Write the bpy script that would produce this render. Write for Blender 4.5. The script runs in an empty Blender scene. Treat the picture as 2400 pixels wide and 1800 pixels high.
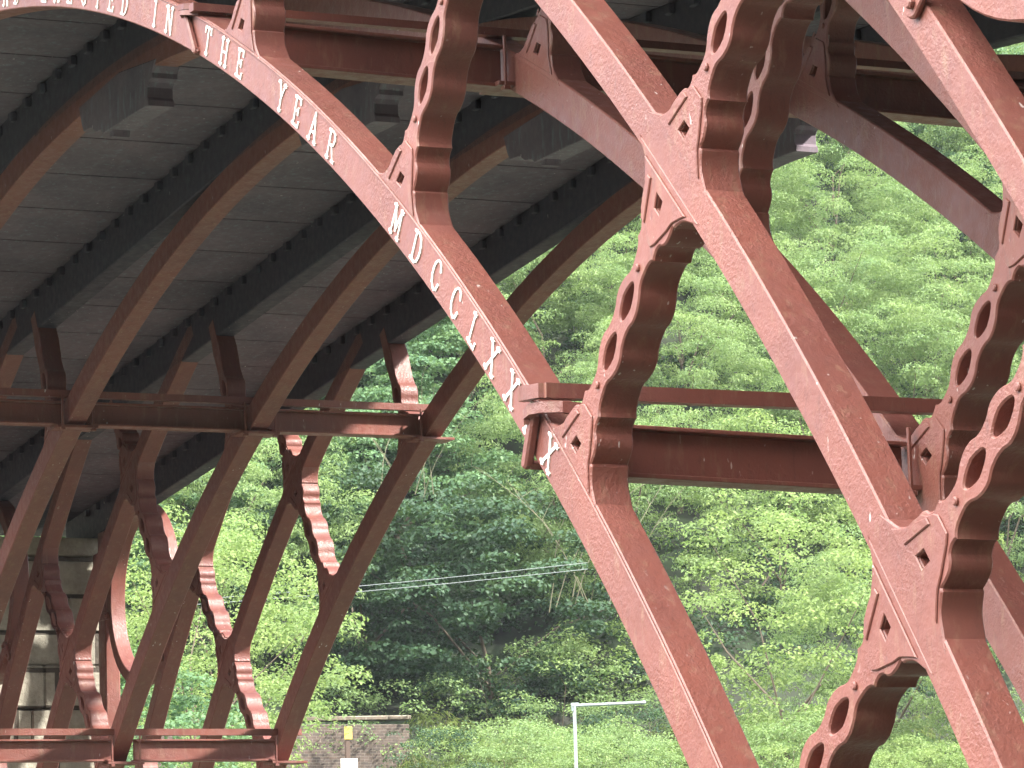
import bpy, bmesh, math, random
import numpy as np
from mathutils import Vector, Matrix
R = math.radians
scene = bpy.context.scene
COL = scene.collection

# ------------------------------------------------------------------ camera
cam_data = bpy.data.cameras.new('camera')
cam = bpy.data.objects.new('camera', cam_data); COL.objects.link(cam)
_f = Vector((-0.89818002, 0.41365796, 0.14886149))
_r = Vector((0.41436639, 0.90968837, -0.02770514))
_u = Vector((0.14687802, -0.03679899, 0.98846987))
cam.matrix_world = Matrix(((_r.x, _u.x, -_f.x, 25.1805), (_r.y, _u.y, -_f.y, -6.9173),
                           (_r.z, _u.z, -_f.z, 9.1084), (0, 0, 0, 1)))
cam_data.sensor_width = 36; cam_data.lens = 8990.39 / 2400 * 36
cam_data.clip_start = 0.1; cam_data.clip_end = 2000
scene.camera = cam
scene.render.resolution_x, scene.render.resolution_y = 1024, 768

# ------------------------------------------------------------------ light
SUN_EL, SUN_AZ = R(41), R(54)            # azimuth measured from +x towards +y
CLOUD_FILL = 39.0
world = bpy.data.worlds.new('World'); scene.world = world; world.use_nodes = True
wn, wl = world.node_tree.nodes, world.node_tree.links
wn.clear()
sky = wn.new('ShaderNodeTexSky'); sky.sky_type = 'NISHITA'; sky.sun_disc = False
sky.sun_elevation = SUN_EL; sky.sun_rotation = R(90) - SUN_AZ
sky.air_density = 1.0; sky.dust_density = 1.6; sky.ozone_density = 1.0
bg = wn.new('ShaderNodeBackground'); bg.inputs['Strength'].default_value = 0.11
wo = wn.new('ShaderNodeOutputWorld')
# added cloud out of view, shaped towards -y to brighten the near rib faces
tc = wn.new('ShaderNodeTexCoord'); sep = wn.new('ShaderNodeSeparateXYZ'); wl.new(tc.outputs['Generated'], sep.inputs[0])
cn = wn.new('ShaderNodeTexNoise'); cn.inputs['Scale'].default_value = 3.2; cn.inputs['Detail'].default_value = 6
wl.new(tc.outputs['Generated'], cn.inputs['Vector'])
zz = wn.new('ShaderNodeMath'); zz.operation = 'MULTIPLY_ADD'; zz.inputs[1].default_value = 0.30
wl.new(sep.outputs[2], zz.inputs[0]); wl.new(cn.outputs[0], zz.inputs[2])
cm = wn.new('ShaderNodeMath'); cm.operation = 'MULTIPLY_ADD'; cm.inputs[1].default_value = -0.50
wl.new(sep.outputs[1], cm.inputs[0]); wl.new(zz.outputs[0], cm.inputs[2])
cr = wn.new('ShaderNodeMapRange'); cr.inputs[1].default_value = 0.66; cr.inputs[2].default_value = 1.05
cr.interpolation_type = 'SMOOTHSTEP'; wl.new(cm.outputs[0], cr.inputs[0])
cx = wn.new('ShaderNodeMix'); cx.data_type = 'RGBA'; cx.inputs[7].default_value = (CLOUD_FILL * 1.04, CLOUD_FILL, CLOUD_FILL * 0.95, 1)
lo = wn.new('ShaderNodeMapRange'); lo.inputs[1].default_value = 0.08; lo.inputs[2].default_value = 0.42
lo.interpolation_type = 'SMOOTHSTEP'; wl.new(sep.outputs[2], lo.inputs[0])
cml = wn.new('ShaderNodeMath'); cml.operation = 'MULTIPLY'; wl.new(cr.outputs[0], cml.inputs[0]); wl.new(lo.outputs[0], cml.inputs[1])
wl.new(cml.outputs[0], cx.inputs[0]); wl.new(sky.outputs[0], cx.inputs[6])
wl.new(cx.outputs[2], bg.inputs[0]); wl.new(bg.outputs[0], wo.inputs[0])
sd = bpy.data.lights.new('sun', 'SUN'); sd.energy = 4.8; sd.angle = R(3); sd.color = (1, 0.955, 0.88)
sun = bpy.data.objects.new('sun', sd); COL.objects.link(sun)
sv = Vector((math.cos(SUN_EL) * math.cos(SUN_AZ), math.cos(SUN_EL) * math.sin(SUN_AZ), math.sin(SUN_EL)))
sun.rotation_euler = sv.to_track_quat('Z', 'Y').to_euler()
scene.view_settings.view_transform = 'Standard'; scene.view_settings.look = 'None'
scene.view_settings.exposure = 1.64; scene.view_settings.gamma = 1
scene.render.engine = 'CYCLES'
scene.cycles.max_bounces = 8; scene.cycles.transparent_max_bounces = 8

# ------------------------------------------------------------------ materials
def mat(name):
    m = bpy.data.materials.new(name); m.use_nodes = True
    n, l = m.node_tree.nodes, m.node_tree.links
    return m, n, l, n['Principled BSDF']
def noise(n, l, scale, detail=4, rough=0.55, coord=None, dist=0.0):
    t = n.new('ShaderNodeTexNoise'); t.inputs['Scale'].default_value = scale
    t.inputs['Detail'].default_value = detail; t.inputs['Roughness'].default_value = rough
    t.inputs['Distortion'].default_value = dist
    if coord is not None: l.new(coord, t.inputs['Vector'])
    return t
def ramp(n, l, src, stops):
    r = n.new('ShaderNodeValToRGB')
    while len(r.color_ramp.elements) < len(stops): r.color_ramp.elements.new(0.5)
    for e, (p, c) in zip(r.color_ramp.elements, stops):
        e.position = p; e.color = (c[0], c[1], c[2], 1) if not isinstance(c, (int, float)) else (c, c, c, 1)
    if src is not None: l.new(src, r.inputs[0])
    return r
def mixc(n, l, fac, a, b, mode='MIX'):
    m = n.new('ShaderNodeMix'); m.data_type = 'RGBA'; m.blend_type = mode
    if hasattr(fac, 'links'): l.new(fac, m.inputs[0])
    else: m.inputs[0].default_value = fac
    for s, i in ((a, 6), (b, 7)):
        if hasattr(s, 'links'): l.new(s, m.inputs[i])
        else: m.inputs[i].default_value = (*s, 1)
    return m.outputs[2]

def iron(name, base, dark, rough=0.42, grain=1.0):
    m, n, l, b = mat(name)
    b.inputs['Specular IOR Level'].default_value = 0.55
    co = n.new('ShaderNodeTexCoord').outputs['Object']
    big = noise(n, l, 1.3, 5, 0.6, co)
    col = mixc(n, l, ramp(n, l, big.outputs[0], [(0.35, 0.0), (0.7, 1.0)]).outputs[0], base, dark)
    # rust stains and droppings streaked down the metal
    mp = n.new('ShaderNodeMapping'); mp.inputs['Scale'].default_value = (9, 9, 2.2); l.new(co, mp.inputs[0])
    st = noise(n, l, 2.0, 6, 0.65, mp.outputs[0])
    col = mixc(n, l, ramp(n, l, st.outputs[0], [(0.54, 0.0), (0.70, 0.7)]).outputs[0], col,
               (base[0] * 1.10, base[1] * 1.75, base[2] * 1.6))
    sd2 = noise(n, l, 3.1, 8, 0.72, mp.outputs[0], 0.6)
    col = mixc(n, l, ramp(n, l, sd2.outputs[0], [(0.56, 0.0), (0.68, 0.6)]).outputs[0], col, (base[0] * 0.55, base[1] * 0.62, base[2] * 0.7))
    mp2 = n.new('ShaderNodeMapping'); mp2.inputs['Scale'].default_value = (34, 34, 13); l.new(co, mp2.inputs[0])
    sp = noise(n, l, 1.0, 2, 0.5, mp2.outputs[0])
    sp2 = noise(n, l, 2.1, 3, 0.5, co)
    mul = n.new('ShaderNodeMath'); mul.operation = 'MULTIPLY'
    l.new(ramp(n, l, sp.outputs[0], [(0.70, 0.0), (0.745, 1.0)]).outputs[0], mul.inputs[0])
    l.new(ramp(n, l, sp2.outputs[0], [(0.48, 0.0), (0.60, 0.8)]).outputs[0], mul.inputs[1])
    col = mixc(n, l, mul.outputs[0], col, (0.62, 0.56, 0.54))
    l.new(col, b.inputs['Base Color'])
    rr = noise(n, l, 14, 3, 0.5, co)
    l.new(ramp(n, l, rr.outputs[0], [(0.3, rough - 0.08), (0.7, rough + 0.14)]).outputs[0], b.inputs['Roughness'])
    g = noise(n, l, 55, 3, 0.6, co, 0.4); g2 = noise(n, l, 9, 4, 0.55, co)
    patch = noise(n, l, 1.7, 2, 0.5, co)
    amp = n.new('ShaderNodeMath'); amp.operation = 'MULTIPLY'
    l.new(g.outputs[0], amp.inputs[0])
    l.new(ramp(n, l, patch.outputs[0], [(0.38, 0.15), (0.6, 1.0)]).outputs[0], amp.inputs[1])
    add = n.new('ShaderNodeMath'); add.operation = 'ADD'
    l.new(amp.outputs[0], add.inputs[0]); l.new(g2.outputs[0], add.inputs[1])
    bp = n.new('ShaderNodeBump'); bp.inputs['Strength'].default_value = 0.55 * grain
    bp.inputs['Distance'].default_value = 0.010; l.new(add.outputs[0], bp.inputs['Height'])
    l.new(bp.outputs[0], b.inputs['Normal'])
    return m
M_IRON = iron('red_oxide_iron', (0.225, 0.077, 0.058), (0.165, 0.060, 0.050))
M_DECK = iron('weathered_deck_iron', (0.175, 0.130, 0.158), (0.090, 0.073, 0.100), 0.7, 0.6)
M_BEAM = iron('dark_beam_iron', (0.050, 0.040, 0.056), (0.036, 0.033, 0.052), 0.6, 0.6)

m, n, l, b = mat('white_paint'); M_WHITE = m
co = n.new('ShaderNodeTexCoord').outputs['Object']
l.new(ramp(n, l, noise(n, l, 26, 5, 0.65, co).outputs[0], [(0.36, (0.45, 0.36, 0.33)), (0.50, (0.74, 0.73, 0.69))]).outputs[0], b.inputs['Base Color']); b.inputs['Roughness'].default_value = 0.6

def stone_mat(name, c1, c2, bw, bh, mortar, axis_map):
    m, n, l, b = mat(name)
    co = n.new('ShaderNodeTexCoord').outputs['Object']
    sx = n.new('ShaderNodeSeparateXYZ'); l.new(co, sx.inputs[0])
    cx = n.new('ShaderNodeCombineXYZ')
    l.new(sx.outputs[axis_map], cx.inputs[0]); l.new(sx.outputs[2], cx.inputs[1])
    wob = noise(n, l, 1.2, 3, 0.5, co)
    va = n.new('ShaderNodeVectorMath'); va.operation = 'MULTIPLY_ADD'
    l.new(wob.outputs[1], va.inputs[0]); va.inputs[1].default_value = (0.05, 0.05, 0); l.new(cx.outputs[0], va.inputs[2])
    br = n.new('ShaderNodeTexBrick'); l.new(va.outputs[0], br.inputs[0])
    br.inputs['Color1'].default_value = (*c1, 1); br.inputs['Color2'].default_value = (*c2, 1)
    br.inputs['Mortar'].default_value = (*mortar, 1); br.inputs['Scale'].default_value = 1
    br.inputs['Brick Width'].default_value = bw; br.inputs['Row Height'].default_value = bh
    br.inputs['Mortar Size'].default_value = bh * 0.07; br.inputs['Mortar Smooth'].default_value = 0.3
    ns = noise(n, l, 3.5, 8, 0.7, co)
    stain = ramp(n, l, ns.outputs[0], [(0.3, (0.42, 0.42, 0.40)), (0.62, (1, 1, 1))])
    col = mixc(n, l, 0.85, br.outputs[0], stain.outputs[0], 'MULTIPLY')
    l.new(col, b.inputs['Base Color']); b.inputs['Roughness'].default_value = 0.9
    ad = n.new('ShaderNodeMath'); ad.operation = 'MULTIPLY_ADD'
    l.new(br.outputs[1], ad.inputs[0]); ad.inputs[1].default_value = -1.0; l.new(ns.outputs[0], ad.inputs[2])
    bp = n.new('ShaderNodeBump'); bp.inputs['Distance'].default_value = bh * 0.12; l.new(ad.outputs[0], bp.inputs['Height'])
    l.new(bp.outputs[0], b.inputs['Normal'])
    return m
M_STONE = stone_mat('sandstone', (0.50, 0.46, 0.37), (0.42, 0.39, 0.32), 0.95, 0.42, (0.12, 0.10, 0.08), 1)
M_BRICK = stone_mat('old_brick', (0.135, 0.095, 0.078), (0.085, 0.066, 0.058), 0.225, 0.075, (0.28, 0.24, 0.19), 1)
M_COPE = stone_mat('coping_stone', (0.19, 0.145, 0.11), (0.15, 0.12, 0.09), 0.6, 0.3, (0.3, 0.26, 0.2), 1)

def plain(name, c, rough=0.6, metal=0.0):
    m, n, l, b = mat(name)
    co = n.new('ShaderNodeTexCoord').outputs['Object']
    ns = noise(n, l, 8, 4, 0.6, co)
    l.new(mixc(n, l, ns.outputs[0], tuple(v * 0.8 for v in c), tuple(min(1, v * 1.15) for v in c)), b.inputs['Base Color'])
    b.inputs['Roughness'].default_value = rough; b.inputs['Metallic'].default_value = metal
    return m
M_GALV = plain('galvanised_steel', (0.30, 0.35, 0.35), 0.55, 0.2)
M_YEL = plain('yellow_plate', (0.62, 0.48, 0.10), 0.6)
M_WIRE = plain('wire_grey', (0.20, 0.23, 0.23), 0.6)
M_BARK = plain('bark', (0.11, 0.085, 0.06), 0.9)
M_TWIG = plain('bare_twig', (0.20, 0.19, 0.12), 0.85)
M_ROAD = plain('road_surface', (0.06, 0.06, 0.06), 0.9)
M_WOOD = plain('post_timber', (0.10, 0.065, 0.05), 0.8)

def leaf_mat(name, c1, c2, c3, trans=0.35):
    m, n, l, b = mat(name)
    ge = n.new('ShaderNodeNewGeometry')
    co = n.new('ShaderNodeTexCoord').outputs['Object']
    col = ramp(n, l, ge.outputs['Random Per Island'], [(0.0, c1), (0.5, c2), (1.0, c3)]).outputs[0]
    big = noise(n, l, 0.9, 3, 0.5, co)
    col = mixc(n, l, ramp(n, l, big.outputs[0], [(0.35, 0.0), (0.68, 0.7)]).outputs[0], col,
               (c3[0] * 1.15, c3[1] * 1.05, c3[2] * 0.9))
    l.new(col, b.inputs['Base Color']); b.inputs['Roughness'].default_value = 0.58; b.inputs['Specular IOR Level'].default_value = 0.3
    tr = n.new('ShaderNodeBsdfTranslucent')
    l.new(mixc(n, l, 0.4, col, (0.20, 0.32, 0.07)), tr.inputs[0])
    mx = n.new('ShaderNodeMixShader'); mx.inputs[0].default_value = trans
    out = n['Material Output']
    l.new(b.outputs[0], mx.inputs[1]); l.new(tr.outputs[0], mx.inputs[2]); l.new(mx.outputs[0], out.inputs[0])
    return m
L_SYC = leaf_mat('sycamore_leaves', (0.058, 0.140, 0.074), (0.098, 0.200, 0.104), (0.148, 0.260, 0.128), 0.36)
L_ASH = leaf_mat('ash_leaves', (0.122, 0.208, 0.092), (0.170, 0.270, 0.115), (0.235, 0.335, 0.138), 0.42)
L_YEL = leaf_mat('young_lime_leaves', (0.140, 0.225, 0.085), (0.19, 0.290, 0.105), (0.255, 0.345, 0.13), 0.45)
L_DRK = leaf_mat('ivy_and_shade_leaves', (0.014, 0.042, 0.024), (0.024, 0.064, 0.034), (0.042, 0.092, 0.044), 0.2)  # dark tone puts the hollow's shade into leaf colour; also ivy and dark bushes
L_GRS = leaf_mat('rough_grass', (0.095, 0.170, 0.045), (0.140, 0.215, 0.055), (0.220, 0.25, 0.090), 0.4)

# ------------------------------------------------------------------ object helpers
def tag(o, label=None, cat=None, group=None, kind=None):
    if label: o['label'] = label
    if cat: o['category'] = cat
    if group: o['group'] = group
    if kind: o['kind'] = kind
    return o
def empty(name, loc=(0, 0, 0)):
    o = bpy.data.objects.new(name, None); o.location = loc; COL.objects.link(o); return o
def link(name, me, m, parent=None, loc=(0, 0, 0)):
    o = bpy.data.objects.new(name, me); COL.objects.link(o); o.location = loc
    if m is not None and (len(me.materials) == 0): me.materials.append(m)
    if parent is not None: o.parent = parent
    return o

def outline_mesh(outer, holes=(), y0=0.0, y1=0.1, bev=0.006):
    """closed outline in the (x,z) plane with holes, extruded between y0 and y1, edges rounded"""
    cu = bpy.data.curves.new('tmp', 'CURVE'); cu.dimensions = '2D'; cu.fill_mode = 'BOTH'
    for pts in [outer] + list(holes):
        s = cu.splines.new('POLY'); s.points.add(len(pts) - 1)
        for p, (x, z) in zip(s.points, pts): p.co = (x, z, 0, 1)
        s.use_cyclic_u = True
    t = (y1 - y0) / 2
    cu.extrude = max(t - bev, 0.0005); cu.bevel_depth = bev; cu.bevel_resolution = 0; cu.offset = -bev
    ob = bpy.data.objects.new('tmp', cu); COL.objects.link(ob)
    me = bpy.data.meshes.new_from_object(ob.evaluated_get(bpy.context.evaluated_depsgraph_get()))
    bpy.data.objects.remove(ob); bpy.data.curves.remove(cu)
    yc = (y0 + y1) / 2
    me.transform(Matrix(((1, 0, 0, 0), (0, 0, -1, yc), (0, 1, 0, 0), (0, 0, 0, 1))))
    bm = bmesh.new(); bm.from_mesh(me)
    bmesh.ops.remove_doubles(bm, verts=bm.verts, dist=0.0002)
    bmesh.ops.recalc_face_normals(bm, faces=bm.faces)
    bm.to_mesh(me); bm.free()
    return shade(me)
def shade(me, ang=32):
    me.materials.clear()
    me.polygons.foreach_set('use_smooth', [True] * len(me.polygons))
    me.set_sharp_from_angle(angle=R(ang)); me.update()
    return me
def join(meshes, name='m'):
    bm = bmesh.new()
    for me in meshes: bm.from_mesh(me)
    out = bpy.data.meshes.new(name); bm.to_mesh(out); bm.free()
    for me in meshes: bpy.data.meshes.remove(me)
    return shade(out)
def box_mesh(boxes, bev=0.004, rot=None):
    """boxes: list of (x0,x1,y0,y1,z0,z1)"""
    bm = bmesh.new()
    for (x0, x1, y0, y1, z0, z1) in boxes:
        vs = [bm.verts.new(p) for p in ((x0, y0, z0), (x1, y0, z0), (x1, y1, z0), (x0, y1, z0),
                                        (x0, y0, z1), (x1, y0, z1), (x1, y1, z1), (x0, y1, z1))]
        for f in ((0, 3, 2, 1), (4, 5, 6, 7), (0, 1, 5, 4), (1, 2, 6, 5), (2, 3, 7, 6), (3, 0, 4, 7)):
            bm.faces.new([vs[i] for i in f])
    if bev: bmesh.ops.bevel(bm, geom=list(bm.edges), offset=bev, segments=1, affect='EDGES')
    me = bpy.data.meshes.new('b'); bm.to_mesh(me); bm.free()
    return shade(me)
def tube_mesh(pts, rad, seg=8, cap=True, sq=None):
    """a bar swept along pts; sq=(half width, half height) makes it rectangular"""
    bm = bmesh.new(); rings = []
    pts = [Vector(p) for p in pts]
    rads = rad if isinstance(rad, (list, tuple)) else [rad] * len(pts)
    up0 = Vector((0, 0, 1))
    for i, p in enumerate(pts):
        a = pts[max(i - 1, 0)]; c = pts[min(i + 1, len(pts) - 1)]
        d = (c - a).normalized()
        u = up0 if abs(d.dot(up0)) < 0.95 else Vector((1, 0, 0))
        s = d.cross(u).normalized(); v = s.cross(d).normalized()
        if sq: ring = [p + s * x * sq[0] + v * y * sq[1] for x, y in ((-1, -1), (1, -1), (1, 1), (-1, 1))]
        else: ring = [p + (s * math.cos(2 * math.pi * k / seg) + v * math.sin(2 * math.pi * k / seg)) * rads[i] for k in range(seg)]
        rings.append([bm.verts.new(q) for q in ring])
    k = len(rings[0])
    for a, c in zip(rings, rings[1:]):
        for i in range(k): bm.faces.new((a[i], a[(i + 1) % k], c[(i + 1) % k], c[i]))
    if cap:
        bm.faces.new(rings[0][::-1]); bm.faces.new(rings[-1])
    bmesh.ops.recalc_face_normals(bm, faces=bm.faces)
    me = bpy.data.meshes.new('t'); bm.to_mesh(me); bm.free()
    return shade(me, 40)

# ------------------------------------------------------------------ the bridge
S, T = 1.6962, 0.172                 # frame spacing, casting thickness
def pol(r, th):                      # th in degrees from the crown, towards +x
    return (r * math.sin(R(th)), r * math.cos(R(th)))
def arc(r0, r1, a, c, step=0.6):
    nn = max(2, int(abs(c - a) / step))
    up = [pol(r1, a + (c - a) * i / nn) for i in range(nn + 1)]
    dn = [pol(r0, c - (c - a) * i / nn) for i in range(nn + 1)]
    return up + dn
def local(th):                       # (s, r) -> (x, z) on the radius at angle th
    e = (math.sin(R(th)), math.cos(R(th))); t = (math.cos(R(th)), -math.sin(R(th)))
    return lambda s, r: (r * e[0] + s * t[0], r * e[1] + s * t[1])
def smooth(pts, n=4):
    """Catmull-Rom through (r, w) pairs"""
    out = []
    for i in range(len(pts) - 1):
        p0 = pts[max(i - 1, 0)]; p1 = pts[i]; p2 = pts[i + 1]; p3 = pts[min(i + 2, len(pts) - 1)]
        if len(p1) > 2 and p1[2]:     # sharp segment
            out.append(p1[:2]); continue
        for k in range(n):
            t = k / n
            out.append(tuple(0.5 * (2 * p1[j] + (p2[j] - p0[j]) * t + (2 * p0[j] - 5 * p1[j] + 4 * p2[j] - p3[j]) * t * t
                                    + (3 * p1[j] - p0[j] - 3 * p2[j] + p3[j]) * t ** 3) for j in (0, 1)))
    out.append(pts[-1][:2])
    return out
HALF = [(-0.030, 0.35), (0.0, 0.285), (0.035, 0.215), (0.075, 0.178), (0.10, 0.163, 1), (0.103, 0.150), (0.14, 0.150), (0.185, 0.142),
        (0.215, 0.120, 1), (0.222, 0.104), (0.25, 0.088), (0.285, 0.088), (0.305, 0.094, 1), (0.315, 0.080), (0.35, 0.062), (0.42, 0.054),
        (0.46, 0.062), (0.50, 0.084), (0.55, 0.099), (0.60, 0.098), (0.645, 0.080, 1), (0.68, 0.074)]
def brace_mesh(th, r0, r1, plate=True, top=True):
    L = local(th); g = r1 - r0; mid = g / 2; k = mid / 0.695
    half = [(a * k if a > 0.3 else a, *rest) for a, *rest in HALF]
    low = smooth(half); pr = [(r0 + a, w) for a, w in low]
    if top:
        pr += [(r1 - a, w) for a, w in reversed(low)]
    else:
        pr += [(r0 + mid + 0.06, 0.062), (r0 + mid + 0.2, 0.075), (r0 + mid + 0.3, 0.085), (r0 + mid + 0.42, 0.070), (r1, 0.066)]
    right = [L(w, r) for r, w in pr]; left = [L(-w, r) for r, w in reversed(pr)]
    holes = []
    hs = (mid - 0.125, mid + 0.125) if top else (mid - 0.125,)
    for hc in hs:
        hp = []
        for i in range(20):
            a = 2 * math.pi * i / 20
            rr = math.cos(a) * 0.092
            hp.append(L(0.041 * math.sin(a) * (1 - 0.25 * abs(math.cos(a))), r0 + hc + rr))
        holes.append(hp)
    for hc in ((mid - 0.33), (mid + 0.33)):
        if not top and hc > mid: continue
        pass
    ends = [(r0, 1)] + ([(r1, -1)] if top else [])
    for rb_, d_ in ends:
        holes.append([L(s_, rb_ + d_ * v_) for s_, v_ in ((-0.036, 0.064), (0.024, 0.064), (0.034, 0.122), (-0.022, 0.122))])
    parts = [outline_mesh(right + left, holes, -0.003, T + 0.003, 0.007)]
    # rounded boss (bolt head) on the neck
    for bc in ([0.40, g - 0.40] if top else [0.40]):
        cx, cz = L(0, r0 + bc * (k if bc < mid else 1))
        parts.append(outline_mesh([(cx + 0.017 * math.cos(a * R(36)), cz + 0.017 * math.sin(a * R(36))) for a in range(10)], (), -0.016, 0.002, 0.005))
    return parts
def joint_plate(th, r0, r1, side):
    """low raised pad with a square socket and wedge slots where a brace meets a rib"""
    L = local(th)
    base, d = (r1, 1) if side > 0 else (r0, -1)
    o = [(-0.235, 0.004), (-0.195, 0.045), (-0.160, 0.09), (-0.150, 0.13), (-0.125, 0.19), (-0.092, 0.215), (-0.070, 0.25), (-0.045, 0.27),
         (0.045, 0.27), (0.070, 0.24), (0.092, 0.20), (0.125, 0.14), (0.145, 0.09), (0.185, 0.045), (0.225, 0.004)]
    c, h = 0.093, 0.029
    hole = [L(s, base + d * v) for s, v in ((-h - 0.012, c - h), (h - 0.006, c - h), (h + 0.006, c + h), (-h + 0.008, c + h))]
    a = outline_mesh([L(s, base + d * v) for s, v in o], [hole], -0.012, -0.001, 0.004)
    w1 = outline_mesh([L(s, base + d * v) for s, v in ((-0.150, 0.045), (-0.118, 0.040), (-0.052, 0.215), (-0.085, 0.215), (-0.125, 0.15))], (), -0.020, -0.009, 0.004)
    return [a, w1]

R1, R1o, R2, R2o, R3, R3o = 15.30, 15.505, 16.89, 17.06, 18.395, 18.54
def soffit(x):                       # underside of the deck plates
    ax = abs(x); ax = ax if ax > 2.5 else (ax * ax / 5 + 1.25)
    return 15.905 - 0.097 * ax

bridge = empty('iron_bridge', (0, 0, 0))
tag(bridge, 'red oxide painted cast iron arch bridge with white raised lettering on its front rib', 'bridge')

ME = {}
ME['lettered'] = outline_mesh(arc(R1, R1o, -79, 79, 0.5), (), 0.0, T, 0.007)
ME['inner'] = ME['lettered']
for sg in (1, -1):
    ME['mid', sg] = outline_mesh(arc(R2, R2o, sg * 27.9, sg * 75, 0.5), (), 0.0, T, 0.007)
    ME['outer', sg] = outline_mesh(arc(R3, R3o, sg * 38.0, sg * 57.5, 0.5), (), 0.0, T, 0.007)
boss = [(0.78, 15.32), (0.70, 15.24), (0.70, 15.205), (0.625, 15.19), (0.60, 15.16), (0.60, 15.09), (0.625, 15.065), (0.625, 15.025),
        (0.2, 15.035), (-0.36, 15.03), (-0.40, 15.065), (-0.52, 15.075), (-0.62, 15.13), (-0.80, 15.14), (-0.84, 15.20), (-0.90, 15.34), (0, 15.40)]
ME['boss'] = join([outline_mesh(boss, (), -0.010, T + 0.010, 0.006),
                   outline_mesh([(-0.30, 14.995), (-0.22, 14.985), (-0.20, 15.04), (-0.30, 15.04)], (), 0.02, T - 0.03, 0.004)])
BR = []
for sg in (1, -1):
    for th, rr in ((26.45, (R1o, 16.72, 0)), (35.25, (R1o, R2, 1)), (43.87, (R1o, R2, 1)), (52.4, (R1o, R2, 1)), (61.0, (R1o, R2, 1)),
                   (35.25, (R2o, 17.95, 0)), (43.87, (R2o, R3, 1)), (52.4, (R2o, R3, 1))):
        if sg * th == 61.0: continue
        parts = brace_mesh(sg * th, rr[0], rr[1], True, bool(rr[2]))
        parts += joint_plate(sg * th, rr[0], rr[0], 1)
        if rr[2]: parts += joint_plate(sg * th, rr[1], rr[1], -1)
        BR.append(join(parts))
# longitudinal deck beam with lugs
def deck_beam():
    xs = [x * 0.5 for x in range(-34, 35)]
    up = [(x, soffit(x) - 0.002) for x in xs]; dn = [(x, soffit(x) - 0.37) for x in reversed(xs)]
    a = outline_mesh(up + dn, (), 0.0, T, 0.01)
    bx = []
    x = -16.2
    while x < 16:
        z = soffit(x)
        bx.append((x, x + 0.09, -0.05, -0.003, z - 0.10, z - 0.025)); bx.append((x, x + 0.09, T + 0.003, T + 0.05, z - 0.10, z - 0.025))
        x += 0.37
    return join([a, box_mesh(bx, 0.008)])
ME['beam'] = deck_beam()
def ring_mesh(sg):
    cx, cz = sg * 14.56, 13.2
    o = [(cx + 1.0 * math.cos(R(a)), cz + 1.0 * math.sin(R(a))) for a in range(0, 360, 5)]
    i = [(cx + 0.865 * math.cos(R(a)), cz + 0.865 * math.sin(R(a))) for a in range(0, 360, 5)]
    return outline_mesh(o, [i], 0.0, T, 0.008)
for sg in (1, -1): ME['ring', sg] = ring_mesh(sg)
def post_mesh(sg):
    x0, x1 = sg * 15.62, sg * 15.86
    return box_mesh([(min(x0, x1), max(x0, x1), 0.0, T, 7.2, 14.02), (min(x0, x1) - 0.06, max(x0, x1) + 0.06, -0.04, T + 0.04, 13.62, 13.78),
                     (min(x0, x1) - 0.08, max(x0, x1) + 0.08, -0.05, T + 0.05, 7.0, 7.25)], 0.014)
for sg in (1, -1): ME['post', sg] = post_mesh(sg)
def strap_plate(cx, cz, ang, ln=0.25, h=0.085):
    c, s = math.cos(R(ang)), math.sin(R(ang))
    def tf(x, z): return (cx + x * c - z * s, cz + x * s + z * c)
    o = []
    for k in range(7): a = -90 + 180 * k / 6; o.append(tf(ln / 2 + h / 2 * math.cos(R(a)), h / 2 * math.sin(R(a))))
    for k in range(7): a = 90 + 180 * k / 6; o.append(tf(-ln / 2 + h / 2 * math.cos(R(a)), h / 2 * math.sin(R(a))))
    ps = [outline_mesh(o, (), -0.030, -0.003, 0.006)]
    for e in (-1, 1):
        bx, bz = tf(e * ln * 0.42, 0)
        ps.append(outline_mesh([(bx + 0.022 * math.cos(R(60 * q)), bz + 0.022 * math.sin(R(60 * q))) for q in range(6)], (), -0.052, -0.026, 0.006))
    return join(ps)
for sg in (1, -1):
    ME['strapA', sg] = strap_plate(sg * 15.62, 13.05, 0, 0.26)
    ME['strapB', sg] = strap_plate(sg * (18.60 * math.sin(R(47.8))), 18.60 * math.cos(R(47.8)), sg * 42, 0.20)
# bead moulding on the lettered face
bead = outline_mesh(arc(R1o - 0.016, R1o - 0.004, -60, 60, 0.5), (), -0.010, 0.002, 0.004)

for k in range(5):
    y = k * S
    rib = link('arch_rib', ME['lettered'], M_IRON, bridge, (0, y, 0))
    link('crown_boss', ME['boss'], M_DECK, bridge, (0, y, 0))  # same red paint as the ribs; dirt and crown shade put into a darker tone
    if k == 0:
        tag(rib, 'inner arch rib with raised white lettering on its outward face'); lettered = rib
        link('bead_moulding', bead, M_IRON, rib)
    for sg in (1, -1):
        link('middle_rib', ME['mid', sg], M_IRON, bridge, (0, y, 0))
        link('outer_rib', ME['outer', sg], M_IRON, bridge, (0, y, 0))
        link('spandrel_ring', ME['ring', sg], M_IRON, bridge, (0, y, 0))
        link('upright_post', ME['post', sg], M_IRON, bridge, (0, y, 0))
        link('strap_plate', ME['strapA', sg], M_IRON, bridge, (0, y, 0))
        link('strap_plate', ME['strapB', sg], M_IRON, bridge, (0, y, 0))
    for me in BR: link('radial_brace', me, M_IRON, bridge, (0, y, 0))
    link('deck_beam', ME['beam'], M_BEAM, bridge, (0, y, 0))

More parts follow.
